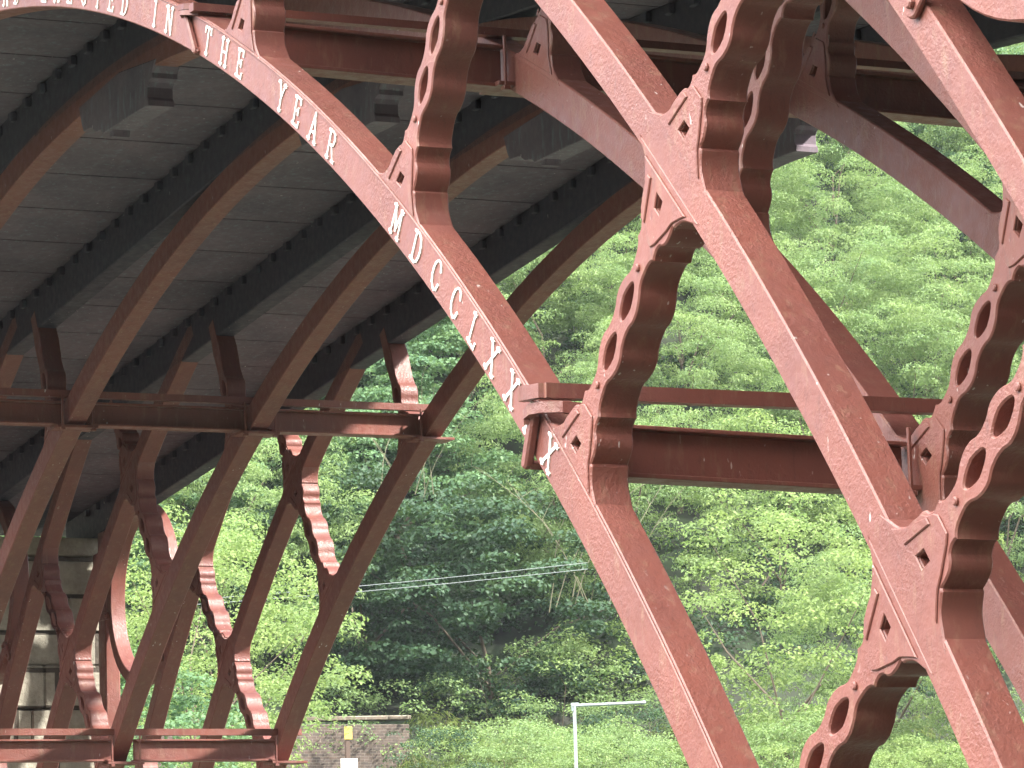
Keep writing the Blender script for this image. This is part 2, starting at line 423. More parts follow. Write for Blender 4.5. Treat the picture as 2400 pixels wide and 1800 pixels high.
# ---- lettering, each glyph on a unit cell (x 0..w, y 0..1)
G = {
 'I': (0.30, [[(0.15, 0), (0.15, 1)]], [(0.15, 0), (0.15, 1)]),
 'L': (0.60, [[(0.15, 1), (0.15, 0), (0.58, 0.0), (0.60, 0.16)]], [(0.15, 1), (0.12, 0)]),
 'T': (0.70, [[(0.35, 0), (0.35, 0.98)], [(0.03, 0.80), (0.05, 0.98), (0.65, 0.98), (0.67, 0.80)]], [(0.35, 0)]),
 'H': (0.78, [[(0.14, 0), (0.14, 1)], [(0.64, 0), (0.64, 1)], [(0.14, 0.5), (0.64, 0.5)]], [(0.14, 0), (0.14, 1), (0.64, 0), (0.64, 1)]),
 'E': (0.62, [[(0.60, 0.18), (0.58, 0.02), (0.14, 0.02), (0.14, 0.98), (0.56, 0.98), (0.58, 0.82)], [(0.14, 0.52), (0.44, 0.52)], [(0.44, 0.42), (0.44, 0.62)]], [(0.12, 0), (0.12, 1)]),
 'Y': (0.74, [[(0.10, 1), (0.37, 0.46), (0.64, 1)], [(0.37, 0.46), (0.37, 0)]], [(0.10, 1), (0.64, 1), (0.37, 0)]),
 'A': (0.76, [[(0.08, 0), (0.38, 1), (0.68, 0)], [(0.20, 0.34), (0.56, 0.34)]], [(0.08, 0), (0.68, 0)]),
 'R': (0.76, [[(0.14, 0), (0.14, 0.98), (0.42, 0.98), (0.56, 0.90), (0.60, 0.74), (0.54, 0.58), (0.40, 0.50), (0.14, 0.50)], [(0.38, 0.50), (0.68, 0.02)]], [(0.14, 0), (0.12, 1), (0.68, 0)]),
 'M': (0.90, [[(0.12, 0), (0.16, 1), (0.44, 0.22), (0.72, 1), (0.76, 0)]], [(0.12, 0), (0.14, 1), (0.74, 1), (0.76, 0)]),
 'D': (0.76, [[(0.14, 0.02), (0.14, 0.98), (0.38, 0.98), (0.56, 0.86), (0.66, 0.66), (0.68, 0.5), (0.66, 0.34), (0.56, 0.14), (0.38, 0.02), (0.14, 0.02)]], [(0.10, 0), (0.10, 1)]),
 'C': (0.72, [[(0.66, 0.74), (0.60, 0.90), (0.44, 0.99), (0.30, 0.95), (0.18, 0.82), (0.11, 0.62), (0.11, 0.38), (0.18, 0.18), (0.30, 0.05), (0.44, 0.01), (0.60, 0.10), (0.66, 0.26)]], []),
 'X': (0.76, [[(0.10, 1), (0.66, 0)], [(0.66, 1), (0.10, 0)]], [(0.10, 1), (0.66, 0), (0.66, 1), (0.10, 0)]),
 'N': (0.82, [[(0.14, 0), (0.14, 1), (0.66, 0), (0.66, 1)]], [(0.14, 0), (0.12, 1), (0.66, 1)]),
}
def glyph(bm, ch, thc):
    w, strokes, serifs = G[ch]
    H, rb = 0.148, 15.328
    L = local(thc)
    def quad(a, c, wd, y=-0.0055):
        ax, az = a; cx_, cz_ = c
        dx, dz = cx_ - ax, cz_ - az; d = math.hypot(dx, dz) or 1
        ex, ez = dx / d * wd * 0.35, dz / d * wd * 0.35; nx, nz = -dz / d * wd / 2, dx / d * wd / 2
        co = [(ax - ex + nx, az - ez + nz), (ax - ex - nx, az - ez - nz), (cx_ + ex - nx, cz_ + ez - nz), (cx_ + ex + nx, cz_ + ez + nz)]
        P = [L(px, rb + pz) for px, pz in co]
        top = [bm.verts.new((x, y, z)) for x, z in P]; bot = [bm.verts.new((x, 0.003, z)) for x, z in P]
        bm.faces.new(top)
        for i in range(4): bm.faces.new((top[i], bot[i], bot[(i + 1) % 4], top[(i + 1) % 4]))
    sc = H * 0.98
    q = 0
    for st in strokes:
        for a, c in zip(st, st[1:]):
            vertical = abs(a[0] - c[0]) < abs(a[1] - c[1]) * 0.6
            quad(((a[0] - w / 2) * sc, a[1] * H), ((c[0] - w / 2) * sc, c[1] * H), 0.0165 if vertical else 0.0110, -0.0055 - 0.00015 * (q % 7)); q += 1
    for s in serifs:
        x = (s[0] - w / 2) * sc; z = min(max(s[1], 0.045), 0.955) * H
        quad((x - 0.0165, z), (x + 0.0165, z), 0.013, -0.0070 - 0.0001 * (q % 5)); q += 1
WORDS = [('A', 9.65), ('N', 10.55), ('D', 11.42), ('E', 13.5), ('R', 14.45), ('E', 15.4), ('C', 16.4), ('T', 17.4), ('E', 18.33), ('D', 19.25),
         ('I', 21.26), ('N', 22.2), ('T', 24.62), ('H', 25.65), ('E', 26.6), ('Y', 29.04), ('E', 29.95), ('A', 30.9), ('R', 31.9),
         ('M', 35.45), ('D', 36.5), ('C', 37.49), ('C', 38.48), ('L', 39.42), ('X', 40.33), ('X', 41.3), ('I', 42.12), ('X', 43.12)]
for ch, th in WORDS:
    bm = bmesh.new(); glyph(bm, ch, th)
    bmesh.ops.recalc_face_normals(bm, faces=bm.faces)
    me = bpy.data.meshes.new('letter'); bm.to_mesh(me); bm.free()
    link('letter', me, M_WHITE, lettered)['label'] = 'white raised serif letter ' + ch

# ---- cross beams and tie bars between the frames
def ibeam(x, z0, z1, y0, y1, dz=0.0):
    return box_mesh([(x - 0.015, x + 0.015, y0, y1, z0 + 0.021, z1 - 0.019), (x - 0.065, x + 0.065, y0, y1, z1 - 0.018, z1),
                     (x - 0.085, x + 0.085, y0, y1, z0, z0 + 0.020)], 0.003)
def shear(me, y0, y1, dz):
    for v in me.vertices: v.co.z += dz * (v.co.y - y0) / (y1 - y0)
    return me
for k in range(4):
    a, c = k * S + T + 0.03, (k + 1) * S - 0.03
    for (x, z0, z1, zt, dz) in ((6.50, 13.86, 14.10, 14.19, -0.03), (-6.57, 13.84, 14.05, 14.12, 0), (10.62, 11.13, 11.36, 11.46, -0.035), (-10.36, 11.13, 11.345, 11.43, 0)):
        link('cross_beam', shear(ibeam(x, z0, z1, a, c), a, c, dz), M_IRON, bridge)
# tie bars run the full width, clamped round the ribs
for (x, zt, hh) in ((6.28, 14.215, 0.022), (-6.50, 14.115, 0.030), (10.57, 11.505, 0.032), (-10.36, 11.425, 0.032)):
    y0 = -0.045 if x > 0 else -0.10
    link('tie_bar', tube_mesh([(x, y0, zt), (x, 4 * S + T + 0.08, zt - 0.01)], 0.02, sq=(0.035, hh)), M_IRON, bridge)
# clamps
for k in range(5):
    y = k * S
    for (x, z0) in ((6.50, 13.86), (-6.57, 13.84), (10.62, 11.13), (-10.36, 11.13)):
        if k == 0 and x > 0: continue
        bx = [(x - 0.13, x + 0.13, y - 0.10, y + T + 0.10, z0 - 0.028, z0 - 0.004)]
        for yy in ((y - 0.055, y + T + 0.055) if k < 4 else (y - 0.055,)):
            bx += [(x + 0.115, x + 0.132, yy - 0.008, yy + 0.008, z0 - 0.05, z0 + 0.25), (x + 0.100, x + 0.147, yy - 0.02, yy + 0.02, z0 - 0.055, z0 - 0.031)]
        o = link('clamp_plate', box_mesh(bx, 0.003), M_IRON, bridge)
def band(pts, w, t):
    """flat strap along pts (x,y,z): w wide in z-x plane direction, t thick"""
    return tube_mesh(pts, 0.02, sq=(t, w))
# straps folded over the face of the front rib
def face_strap(x_t, z_t, x_b, z_b, w=0.05, proud=0.045, over=0.035):
    """bar folded down over the face of the front rib"""
    d = Vector((x_b - x_t, 0, z_b - z_t)).normalized(); nr = Vector((d.z, 0, -d.x))
    def q(a, b_): p = Vector((x_t, 0, z_t)) + d * a + nr * b_; return (p.x, p.z)
    ln = math.hypot(x_b - x_t, z_b - z_t) + over
    o = [q(-0.02, -w / 2), q(ln - 0.02, -w / 2), q(ln, -w / 2 + 0.015), q(ln, w / 2 - 0.01), q(ln - 0.02, w / 2), q(-0.02, w / 2)]
    leg = outline_mesh(o, (), -proud, -0.002, 0.009)
    o2 = [q(ln - 0.030, -w / 2), q(ln - 0.002, -w / 2 + 0.004), q(ln - 0.002, w / 2 - 0.004), q(ln - 0.030, w / 2)]
    return join([leg, outline_mesh(o2, (), -0.02, 0.14, 0.006)])
link('face_strap', face_strap(10.425, 11.405, 10.350, 11.235, 0.052), M_IRON, lettered)
link('face_strap', face_strap(6.13, 14.215, 6.265, 13.985, 0.040, 0.036, 0.02), M_IRON, lettered)
link('face_strap', face_strap(-6.3, 14.15, -6.4, 13.93, 0.045), M_IRON, lettered)
link('clamp_hook', tube_mesh([(10.375, 0.03, 11.525), (10.365, -0.028, 11.52), (10.40, -0.062, 11.515), (10.47, -0.070, 11.51), (10.56, -0.05, 11.507), (10.575, 0.0, 11.506)], 0.02, sq=(0.020, 0.031)), M_IRON, lettered)
link('clamp_hook', tube_mesh([(10.405, -0.030, 11.395), (10.415, -0.048, 11.425), (10.47, -0.050, 11.440), (10.56, -0.035, 11.437), (10.62, 0.02, 11.43), (10.64, 0.2, 11.42)], 0.02, sq=(0.020, 0.024)), M_IRON, lettered)
link('clamp_hook', tube_mesh([(6.085, 0.03, 14.27), (6.075, -0.02, 14.265), (6.11, -0.045, 14.255), (6.20, -0.045, 14.24), (6.245, -0.01, 14.235), (6.26, 0.5, 14.23)], 0.02, sq=(0.016, 0.016)), M_IRON, lettered)
link('clamp_hook', tube_mesh([(6.125, -0.028, 14.205), (6.14, -0.045, 14.222), (6.21, -0.042, 14.205), (6.26, 0.0, 14.195), (6.27, 0.4, 14.19)], 0.02, sq=(0.014, 0.014)), M_IRON, lettered)

# ---- deck plates, road slab, kerb
x = -16.9; i = 0
seam0 = -0.17
edges = [seam0 + 0.955 * q for q in range(-18, 19)]
for x0, x1 in zip(edges, edges[1:]):
    a, c = x0 + 0.011, x1 - 0.011
    za, zc = soffit(a), soffit(c)
    bm = bmesh.new(); vs = []
    for y in (-0.42, 4 * S + T + 0.42):
        for (xx, zz) in ((a, za), (c, zc), (c, zc + 0.035), (a, za + 0.035)): vs.append(bm.verts.new((xx, y, zz)))
    for f in ((0, 1, 2, 3), (7, 6, 5, 4), (0, 4, 5, 1), (1, 5, 6, 2), (2, 6, 7, 3), (3, 7, 4, 0)): bm.faces.new([vs[q] for q in f])
    bmesh.ops.recalc_face_normals(bm, faces=bm.faces)
    me = bpy.data.meshes.new('plate'); bm.to_mesh(me); bm.free()
    link('deck_plate', me, M_DECK, bridge)
xs = [q * 0.5 for q in range(-36, 37)]
road = outline_mesh([(q, soffit(q) + 0.40) for q in xs] + [(q, soffit(q) + 0.06) for q in reversed(xs)], (), -0.40, 4 * S + T + 0.40, 0.01)
link('roadway', road, M_ROAD, bridge)
for y0 in (-0.52, 4 * S + T + 0.42):
    corn = outline_mesh([(q, soffit(q) + 0.46) for q in xs] + [(q, soffit(q) + 0.02) for q in reversed(xs)], (), y0, y0 + 0.10, 0.01)
    link('cornice', corn, M_IRON, bridge)
    bx = [(q - 0.015, q + 0.015, y0 + 0.03, y0 + 0.06, soffit(q) + 0.44, soffit(q) + 1.45) for q in [t * 0.16 for t in range(-106, 107)]]
    rl = join([box_mesh(bx, 0), outline_mesh([(q, soffit(q) + 1.50) for q in xs] + [(q, soffit(q) + 1.45) for q in reversed(xs)], (), y0 + 0.02, y0 + 0.07, 0.004)])
    link('railing', rl, M_IRON, bridge)

# ------------------------------------------------------------------ abutments
def jitter_blocks(x0, x1, y0, y1, z0, z1, name, label):
    root = empty(name, ((x0 + x1) / 2, (y0 + y1) / 2, z0))
    tag(root, label, 'abutment')
    rng = random.Random(5)
    face = x1 if x0 < 0 else x0; sg = 1 if x0 < 0 else -1
    core = box_mesh([(x0 + (0.12 if sg < 0 else 0), x1 - (0.12 if sg > 0 else 0), y0 + 0.1, y1 - 0.1, z0, z1 - 0.02)], 0)
    bm = bmesh.new(); z = z0
    while z < z1 - 0.1:
        h = min(rng.uniform(0.34, 0.5), z1 - z); y = y0
        while y < y1 - 0.05:
            w = rng.uniform(0.5, 1.1); w = min(w, y1 - y)
            if y1 - (y + w) < 0.3: w = y1 - y
            o = rng.uniform(-0.012, 0.014)
            bx = (face - 0.2 * sg, face + o * sg)
            r_ = bmesh.ops.create_cube(bm, size=1)
            for v in r_['verts']:
                v.co = Vector(((bx[0] + bx[1]) / 2 + v.co.x * (abs(bx[1] - bx[0])), y + w / 2 + v.co.y * (w - 0.008), z + h / 2 + v.co.z * (h - 0.008)))
            y += w
        z += h
    bmesh.ops.bevel(bm, geom=list(bm.edges), offset=0.014, segments=2, affect='EDGES')
    me = bpy.data.meshes.new('blocks'); bm.to_mesh(me); bm.free()
    for mm in (core, me):
        mm.transform(Matrix.Translation(-root.location))
    link('stone_facing', shade(me), M_STONE, root); link('stone_core', core, M_STONE, root)
    return root
jitter_blocks(-23, -16.02, -0.9, 6.98, 2.0, 13.98, 'stone_abutment', 'pale sandstone block abutment standing behind the iron posts at the far end')

jitter_blocks(16.3, 24.0, -0.5, 6.98, 2.0, 13.98, 'stone_abutment', 'pale sandstone block abutment carrying the near end of the bridge')

# ------------------------------------------------------------------ ground
def terrain_z(x, y):
    pts = [(-400, 120), (-140, 62), (-96, 38), (-69, 15.2), (-67.5, 13.6), (-55, 12.6), (-30, 10.0), (-23, 8.6), (-16.5, 7.0), (-14, 3), (-11, -0.6), (11, -0.6), (14, 4.5), (16.5, 6.8), (27, 7.4), (33, 12), (48, 32), (75, 55), (400, 90)]  # rise behind the camera is unseen, steepened to cut low sky light
    for (a, za), (c, zc) in zip(pts, pts[1:]):
        if a <= x <= c:
            t = (x - a) / (c - a); z = za + (zc - za) * t; break
    else: z = 8
    if x < -55:
        t = min(1, max(0, (y + 50) / 50)); t = t * t * (3 - 2 * t); z = 13 + (z - 13) * (0.22 + 0.78 * t)  # unseen part of the far hill lowered so rib faces reflect sky
    if x < -69: z += 1.2 * math.sin(y * 0.13 + 1) + 0.7 * math.sin(y * 0.37 + x * 0.2)
    return z
gx = [-400, -260, -180, -140, -120, -105] + [-100 + 2 * q for q in range(15)] + [-69, -67.6, -64, -60, -55, -48, -40, -34, -30, -26, -23, -20, -18, -16.5, -15, -14, -12.5, -11, -5, 5, 11, 12.5, 14, 15, 16.5, 20, 24, 30, 40, 60, 120, 250, 400]
gy = [-400, -250, -150, -100, -70, -50] + [-40 + 3 * q for q in range(45)] + [100, 120, 160, 250, 400]
gx = sorted(set(gx)); V = []; F = []
for x in gx:
    for y in gy: V.append((x, y, terrain_z(x, y)))
ny = len(gy)
for i in range(len(gx) - 1):
    for j in range(ny - 1):
        q = i * ny + j; F.append((q, q + ny, q + ny + 1, q + 1))
me = bpy.data.meshes.new('ground'); me.from_pydata(V, [], F); me.update()
m, n, l, b = mat('leafy_earth')
co = n.new('ShaderNodeTexCoord').outputs['Object']
l.new(ramp(n, l, noise(n, l, 1.5, 6, 0.65, co).outputs[0], [(0.35, (0.022, 0.022, 0.016)), (0.6, (0.026, 0.045, 0.018))]).outputs[0], b.inputs['Base Color'])
b.inputs['Roughness'].default_value = 0.95
tag(link('ground', me, m), kind='structure')
me = bpy.data.meshes.new('river'); me.from_pydata([(-14, -400, 0), (14.5, -400, 0), (14.5, 400, 0), (-14, 400, 0)], [], [(0, 1, 2, 3)]); me.update()
m, n, l, b = mat('river_water'); b.inputs['Base Color'].default_value = (0.05, 0.06, 0.04, 1); b.inputs['Roughness'].default_value = 0.08
co = n.new('ShaderNodeTexCoord').outputs['Object']
bp = n.new('ShaderNodeBump'); bp.inputs['Distance'].default_value = 0.03; l.new(noise(n, l, 3, 4, 0.6, co).outputs[0], bp.inputs['Height']); l.new(bp.outputs[0], b.inputs['Normal'])
tag(link('river', me, m), kind='structure')

# ------------------------------------------------------------------ brick wall, signs, gantry, wires
wall = empty('brick_wall', (-68.2, 30.0, 13.5)); tag(wall, 'low dark brick retaining wall with pale coping below the wood', 'wall')
w = box_mesh([(-0.25, 0.25, -4.5, 2.72, -0.5, 1.86)], 0.01); link('brickwork', w, M_BRICK, wall)
w = box_mesh([(-0.30, 0.31, -4.5, 2.76, 1.865, 1.98)], 0.02); link('coping', shear(w, -4.5, 2.76, 0.12), M_COPE, wall)
sg_ = empty('post_sign', (-67.5, 30.77, 13.4)); tag(sg_, 'blank pale yellow plate on a short timber post in front of the brick wall', 'sign')
link('post', box_mesh([(-0.05, 0.05, -0.06, 0.06, -0.3, 1.56)], 0.006), M_WOOD, sg_)
link('plate', box_mesh([(0.055, 0.075, -0.105, 0.115, 1.53, 1.87)], 0.008), M_YEL, sg_)
ws = empty('white_board', (-67.1, 30.65, 13.4)); tag(ws, 'blank white board standing in the grass below the yellow plate', 'sign')
link('board', box_mesh([(-0.012, 0.012, -0.24, 0.23, 0.66, 1.02)], 0.006), M_WHITE, ws)
link('leg', box_mesh([(-0.045, -0.015, -0.18, -0.14, -0.3, 1.0)], 0.004), M_WOOD, ws); link('leg', box_mesh([(-0.045, -0.015, 0.13, 0.17, -0.3, 1.0)], 0.004), M_WOOD, ws)
gp = empty('galvanised_frame', (-55, 31.37, 12.5)); tag(gp, 'thin galvanised steel pole with a straight horizontal arm among the bushes', 'pole')
link('pole', tube_mesh([(0, 0, -0.3), (0, -0.005, 2.42)], 0.040, 10), M_GALV, gp)
link('arm', tube_mesh([(0, -0.06, 2.42), (0, 1.80, 2.50)], 0.036, 10), M_GALV, gp)
link('end_cap', tube_mesh([(0, 1.76, 2.497), (0, 1.83, 2.501)], 0.046, 10), M_GALV, gp)
link('bracket', tube_mesh([(0, -0.05, 2.30), (0, -0.07, 2.46), (0, 0.10, 2.46)], 0.03, 8), M_GALV, gp)
link('coupling', tube_mesh([(0, 0.86, 2.46), (0, 0.91, 2.462)], 0.046, 10), M_GALV, gp)
for z0, z1, lab in ((17.0, 17.72, 'upper of two thin overhead cables crossing the dark hollow of the wood'), (16.9, 17.58, 'lower of two thin overhead cables crossing the dark hollow of the wood')):
    pts = [(-50, 19.5 + q * 1.1, z0 - 0.32 + (z1 - z0 + 0.28) * q / 9 - 0.05 * math.sin(math.pi * q / 9)) for q in range(10)]
    tag(link('overhead_cable', tube_mesh(pts, 0.0075, 6), M_WIRE), lab, 'cable', 'overhead cables')

# ------------------------------------------------------------------ foliage
def leaves_mesh(name, centers, radii, nper, lw, ll, seed, droop=0.35, flat=0.55, up=0.55):
    """clusters of leaf-sized folded faces laid over flattened domes"""
    rg = np.random.default_rng(seed); P = []; Nn = []
    for (c, r) in zip(centers, radii):
        nn = int(nper * (r / 0.8) ** 2) + 8
        d = rg.normal(size=(nn, 3)); d /= np.linalg.norm(d, axis=1)[:, None]
        d[:, 2] = np.where(d[:, 2] < -0.25, -d[:, 2], d[:, 2])
        rad = r * rg.uniform(0.55, 1.08, nn) ** 0.7
        p = np.array(c) + d * rad[:, None] * np.array([1, 1, flat])
        P.append(p)
        nrm = d * (1 - up) + np.array([0, 0, up]) + rg.normal(size=(nn, 3)) * 0.38
        Nn.append(nrm / np.linalg.norm(nrm, axis=1)[:, None])
    P = np.concatenate(P); N = np.concatenate(Nn); n_ = len(P)
    a = rg.normal(size=(n_, 3)); a[:, 2] -= droop
    t = a - (a * N).sum(1)[:, None] * N; t /= np.linalg.norm(t, axis=1)[:, None]
    s = np.cross(N, t); sc = rg.uniform(0.6, 1.25, n_)[:, None]
    v0 = P - t * ll * 0.5 * sc; v1 = P + s * lw * 0.5 * sc + N * lw * 0.16 * sc
    v2 = P + t * ll * 0.5 * sc - N * ll * 0.12 * sc; v3 = P - s * lw * 0.5 * sc + N * lw * 0.16 * sc
    V = np.stack([v0, v1, v2, v3], 1).reshape(-1, 3)
    me = bpy.data.meshes.new(name)
    me.vertices.add(4 * n_); me.vertices.foreach_set('co', V.ravel())
    b4 = np.arange(n_) * 4
    tri = np.stack([b4, b4 + 1, b4 + 2, b4, b4 + 2, b4 + 3], 1).ravel()
    me.loops.add(6 * n_); me.loops.foreach_set('vertex_index', tri)
    me.polygons.add(2 * n_); me.polygons.foreach_set('loop_start', np.arange(2 * n_) * 3)
    me.polygons.foreach_set('loop_total', np.full(2 * n_, 3))
    me.update(); me.validate()
    return me
def crown_clumps(rx, rz, cz, nc, rmin, rmax, seed, zlow=-0.75):
    rg = random.Random(seed); cs, rs = [], []
    while len(cs) < nc:
        d = Vector((rg.gauss(0, 1), rg.gauss(0, 1), rg.gauss(0, 1))).normalized()
        if d.z < zlow: continue
        k = rg.uniform(0.45, 1.0) ** 0.45 * rg.uniform(0.88, 1.1)
        cs.append((d.x * rx * k, d.y * rx * k, cz + d.z * rz * k)); rs.append(rg.uniform(rmin, rmax))
    return cs, rs
def trunk_mesh(h, r, seed, cs, nb=9):
    rg = random.Random(seed); ms = []
    pts = [(rg.uniform(-.1, .1) * q, rg.uniform(-.1, .1) * q, h * q / 5 - 0.6) for q in range(6)]
    ms.append(tube_mesh(pts, [r * (1 - 0.13 * q) for q in range(6)], 8))
    for c in rg.sample(cs, min(nb, len(cs))):
        z = rg.uniform(0.35, 0.9) * h; p0 = Vector((pts[3][0] * z / h, pts[3][1] * z / h, z - 0.6)); p2 = Vector(c)
        pm = p0.lerp(p2, 0.5) + Vector((rg.uniform(-.3, .3), rg.uniform(-.3, .3), rg.uniform(0, .5)))
        ms.append(tube_mesh([p0, pm, p2], [r * 0.38, r * 0.22, r * 0.07], 6))
    return join(ms)
KIND = {}
def kind(name, rx, rz, cz, nc, rmin, rmax, nper, lw, ll, m, seed, th=3.2, tr=0.12, flat=0.55, droop=0.35, zlow=-1, up=0.55):
    cs, rs = crown_clumps(rx, rz, cz, nc, rmin, rmax, seed, zlow)
    KIND[name] = (leaves_mesh(name, cs, rs, nper, lw, ll, seed, droop, flat, up), m, trunk_mesh(th, tr, seed, [c for c in cs if c[2] > cz * 0.8], 3))
kind('syc1', 3.3, 3.1, 3.6, 120, 0.45, 0.95, 230, 0.105, 0.125, L_SYC, 1, flat=0.40)
kind('syc2', 3.7, 2.9, 3.4, 125, 0.45, 1.00, 230, 0.105, 0.125, L_SYC, 2, flat=0.40)
kind('ash1', 3.2, 3.3, 3.8, 170, 0.30, 0.72, 420, 0.040, 0.11, L_ASH, 3, flat=0.6, droop=0.9, up=0.4)
kind('ash2', 3.6, 3.0, 3.5, 175, 0.30, 0.72, 420, 0.040, 0.11, L_ASH, 4, flat=0.6, droop=0.9, up=0.4)
kind('lime1', 2.3, 2.5, 2.6, 120, 0.28, 0.55, 330, 0.055, 0.08, L_YEL, 5, th=2.2, tr=0.06, flat=0.6)
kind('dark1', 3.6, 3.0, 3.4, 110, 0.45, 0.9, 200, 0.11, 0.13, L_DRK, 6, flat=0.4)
kind('bush1', 1.5, 1.1, 1.0, 44, 0.25, 0.5, 330, 0.045, 0.07, L_ASH, 7, th=1.0, tr=0.03)
kind('bush2', 1.2, 0.9, 0.8, 34, 0.22, 0.45, 330, 0.045, 0.07, L_YEL, 8, th=0.8, tr=0.02)
kind('bush3', 1.3, 1.0, 0.9, 40, 0.24, 0.45, 330, 0.05, 0.06, L_DRK, 9, th=0.8, tr=0.02)
def plant(k, x, y, z, s, rz, label, cat, group, name):
    me, m, tk = KIND[k]
    o = empty(name, (x, y, z)); o.rotation_euler = (0, 0, rz); o.scale = (s, s, s)
    tag(o, label, cat, group)
    link('crown' if cat == 'tree' else 'foliage', me, m, o); link('trunk' if cat == 'tree' else 'stem', tk, M_BARK, o)
    return o
ORD = ['first', 'second', 'third', 'fourth', 'fifth', 'sixth', 'seventh', 'eighth', 'ninth', 'tenth', 'eleventh', 'twelfth', 'thirteenth', 'fourteenth',
       'fifteenth', 'sixteenth', 'seventeenth', 'eighteenth', 'nineteenth', 'twentieth']
LAB = {'syc': ('mid green broad leaved tree', 'broad leaved trees on the slope', 'broadleaf_tree'),
       'ash': ('pale green feathery tree', 'feathery trees on the slope', 'feathery_tree'),
       'dar': ('tree with shade painted into its deep green leaves', 'dark trees in the hollow', 'shade_painted_tree'),
       'lim': ('bright yellow green young tree', 'bright young trees at the wood edge', 'young_tree')}
rg = random.Random(11)
def kind_at(y, z):
    # feathery trees right and high, broad leaved centre, dark leaves painting the hollow's shade low in the centre
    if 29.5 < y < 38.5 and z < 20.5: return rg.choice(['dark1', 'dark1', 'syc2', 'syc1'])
    if y > 38 and z < 24: return rg.choice(['ash1', 'ash2', 'lime1', 'ash1'])
    if y > 39: return rg.choice(['ash1', 'ash2', 'ash1', 'syc1'])
    if z > 28: return rg.choice(['ash1', 'ash2', 'syc1'])
    return rg.choice(['syc1', 'syc2', 'syc1', 'ash2'])
rows = [-71.5, -75.5, -79.5, -84, -88.5, -93.5, -99]
for i, x in enumerate(rows):
    dx = 25.2 - x
    y = -6.9 + dx * 0.275 - (1.5 if i % 2 else 3.5); ymax = -6.9 + dx * 0.70
    q = 0
    while y < ymax:
        yy = y + rg.uniform(-0.7, 0.7); xx = x + rg.uniform(-1.0, 1.0)
        z = terrain_z(xx, yy); k = kind_at(yy, z + 3)
        s = rg.uniform(0.9, 1.15) * (1.35 if k.startswith('lime') else 1)
        lab, grp, nm = LAB[k[:3]]
        plant(k, xx, yy, z - 0.5, s, rg.uniform(0, 6.28), '%s, %s from the left in the %s row up the slope' % (lab, ORD[q], ORD[i]), 'tree', grp, nm)
        y += 4.2; q += 1
# trees that stand out
plant('lime1', -61.5, 40.6, 13.6, 1.45, 1.9, 'bright lime green tree low between the two near iron legs', 'tree', None, 'young_tree')
plant('ash1', -64, 44.8, 13.2, 1.0, 2.9, 'tall pale feathery tree filling the gap right of the lettered leg', 'tree', None, 'feathery_tree')
plant('ash2', -60, 50.5, 13.0, 1.1, 0.3, 'green feathery tree at the far right behind the radial braces', 'tree', None, 'feathery_tree')
plant('lime1', -34, 14.6, 11.6, 0.95, 0.2, 'yellow green young tree just right of the stone abutment and far posts', 'tree', None, 'young_tree')
plant('lime1', -46, 19.6, 12.3, 1.15, 2.2, 'bright young tree behind the far end ribs above the lowest cross beam', 'tree', None, 'young_tree')
plant('syc2', -30, 11.6, 10.0, 0.62, 1.2, 'small broad leaved tree partly hidden behind the stone abutment', 'tree', None, 'broadleaf_tree')
# scrub in front of the wood
rg = random.Random(4)
for i in range(52):
    xx = rg.uniform(-66, -56); yy = 25.5 + 24 * i / 51 + rg.uniform(-0.3, 0.3)
    k = rg.choice(['bush1', 'bush2', 'bush3', 'bush1', 'bush2'])
    low = 25 < yy < 32.0
    if low: xx = rg.uniform(-66.2, -60)
    lab = {'bush1': 'mid green', 'bush2': 'yellow green', 'bush3': 'dark ivy green'}[k]
    w_ = ORD[i] if i < 20 else (['twenty', 'thirty', 'forty', 'fifty'][i // 10 - 2] + ' ' + ORD[i % 10])
    z = terrain_z(xx, yy)
    sc_ = rg.uniform(0.8, 1.1) if not low else rg.uniform(0.25, 0.38)
    plant(k, xx, yy, z - 0.1, sc_, rg.uniform(0, 6.28), '%s scrub bush, %s from the left on the bank below the wood' % (lab, w_), 'bush', 'scrub bushes on the bank', 'scrub_bush')
for j, (xx, yy, sc_, k, lab) in enumerate(((-60.5, 30.1, 0.95, 'bush3', 'rounded dark ivy bush at the lower right corner of the brick wall'),
        (-64.5, 34.3, 1.0, 'bush2', 'bright yellow green bush between the wall and the steel pole'), (-65.5, 35.8, 1.15, 'bush1', 'mid green bush just left of the steel pole'),
        (-64.0, 37.3, 1.2, 'bush3', 'dark bush right behind the steel pole arm'), (-66, 33.3, 1.0, 'bush2', 'pale green bush against the right end of the wall'),
        (-66, 38.8, 1.3, 'bush1', 'leafy green bush below the lettered leg'), (-59, 32.6, 0.7, 'bush2', 'bright bush low in front of the steel pole'), (-60, 33.9, 0.85, 'bush2', 'bright yellow bush right of the steel pole foot'))):
    plant(k, xx, yy, terrain_z(xx, yy) + 0.1, sc_, j * 1.3, lab, 'bush', None, 'scrub_bush')
for j, (xx, yy, sc_, k, lab) in enumerate(((-69.4, 33.6, 1.5, 'bush1', 'leafy bush filling the shade just above the right end of the wall'),
        (-69.6, 35.6, 1.6, 'bush3', 'dark bush in the shaded hollow above the grass bank'), (-69.2, 37.4, 1.5, 'bush1', 'leafy bush at the right of the shaded hollow'),
        (-69.6, 30.6, 1.3, 'bush1', 'leafy bush just above the coping of the wall'), (-69.8, 39.4, 1.6, 'bush2', 'bright bush low behind the lettered leg'),
        (-72.0, 34.4, 2.0, 'bush3', 'large dark bush deep in the shaded hollow'))):
    plant(k, xx, yy, terrain_z(xx, yy) - 0.2, sc_, j * 2.1, lab, 'bush', None, 'scrub_bush')
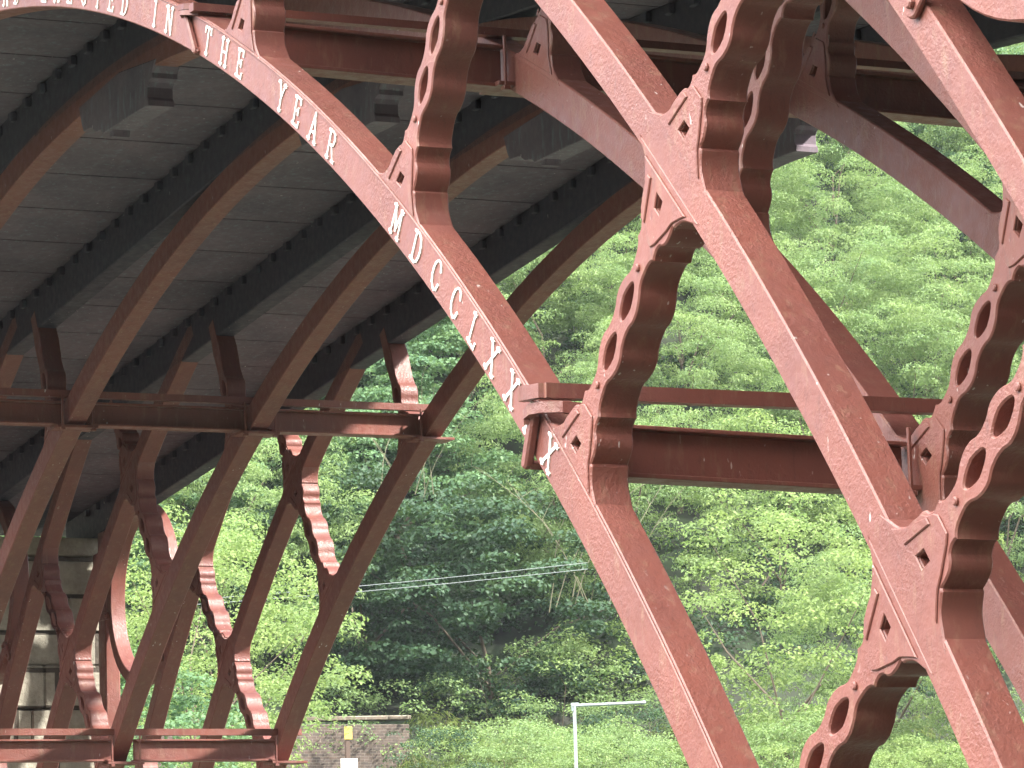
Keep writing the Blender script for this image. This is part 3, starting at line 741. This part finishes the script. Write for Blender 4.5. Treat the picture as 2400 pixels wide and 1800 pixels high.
# undergrowth covering the slope and the bank
rg2 = np.random.default_rng(3)
cs, rs = [], []
for _ in range(1500):
    x = rg2.uniform(-100, -69.5); y = rg2.uniform(12, 72); cs.append((x, y, terrain_z(x, y) + 0.1)); rs.append(rg2.uniform(0.6, 1.2))
me = leaves_mesh('undergrowth', cs, rs, 120, 0.11, 0.12, 21, flat=0.5)
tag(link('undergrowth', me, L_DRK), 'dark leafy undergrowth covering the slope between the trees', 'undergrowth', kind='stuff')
cs, rs = [], []
for _ in range(1500):
    x = rg2.uniform(-69, -56); y = rg2.uniform(22, 50); wl_ = y < 32.6 + (x + 68) * -0.12
    if wl_ and x < -66.8: x += 3
    cs.append((x, y, terrain_z(x, y) + 0.1)); rs.append(rg2.uniform(0.2, 0.34) if wl_ else rg2.uniform(0.35, 0.7))
me = leaves_mesh('rough_grass', cs, rs, 260, 0.024, 0.26, 22, droop=-1.6, flat=0.9, up=0.0)
tag(link('rough_grass', me, L_GRS), 'bright rough grass in front of the brick wall', 'grass', kind='stuff')
cs = [(rg2.uniform(-67.2, -66.4), rg2.uniform(25.5, 32.6), 13.75) for _ in range(90)]
me = leaves_mesh('wall_grass', cs, [rg2.uniform(0.18, 0.36) for _ in cs], 420, 0.018, 0.24, 23, droop=-1.8, flat=1.3, up=0.0)
tag(link('wall_foot_grass', me, L_GRS), 'long grass tufts at the foot of the brick wall', 'grass', kind='stuff')
# pale bare shrubs
def twig_mesh(seed, h=5.2, n=11):
    rg = random.Random(seed); ms = []
    for i in range(n):
        a = rg.uniform(0, 6.28); sp = rg.uniform(0.1, 0.9)
        p = Vector((rg.uniform(-1.3, 1.3), rg.uniform(-1.3, 1.3), 0)); pts = [p.copy()]
        d = Vector((math.cos(a) * sp * 0.3, math.sin(a) * sp * 0.3, 1)).normalized()
        for q in range(6):
            d = (d + Vector((math.cos(a) * 0.12, math.sin(a) * 0.12, -0.03)) + Vector((rg.gauss(0, .08), rg.gauss(0, .08), 0))).normalized()
            p = p + d * h / 6 * rg.uniform(0.8, 1.1); pts.append(p.copy())
            if q > 1:
                e = (d + Vector((rg.gauss(0, .6), rg.gauss(0, .6), .1))).normalized()
                ms.append(tube_mesh([p, p + e * 0.35, p + e * 0.7 + Vector((0, 0, -.08))], [0.007, 0.005, 0.003], 4))
        ms.append(tube_mesh(pts, [0.017, 0.015, 0.013, 0.011, 0.009, 0.007, 0.004], 5))
    return join(ms)
tm = twig_mesh(1)
for x, y, z, s, lab in ((-69.3, 33.2, 21.6, 0.62, 'pale bare branched shrub seen through the arch left of the lettered rib'),
                        (-69.3, 38.6, 18.6, 1.0, 'pale bare branched shrub just right of the lettered rib above the tie bar')):
    o = link('bare_shrub', tm, M_TWIG, None, (x, y, z)); o.scale = (s, s, s); tag(o, lab, 'shrub')

# ------------------------------------------------------------------ thin haze
hz = box_mesh([(-420, 60, -420, 420, -3, 140)], 0)
m, n, l, b = mat('air'); n.remove(b)
pv = n.new('ShaderNodeVolumePrincipled'); pv.inputs['Density'].default_value = 0.00016; pv.inputs['Color'].default_value = (0.82, 0.90, 1, 1)
l.new(pv.outputs[0], n['Material Output'].inputs['Volume'])
USE_HAZE = True
if USE_HAZE: tag(link('haze', hz, m), kind='stuff')
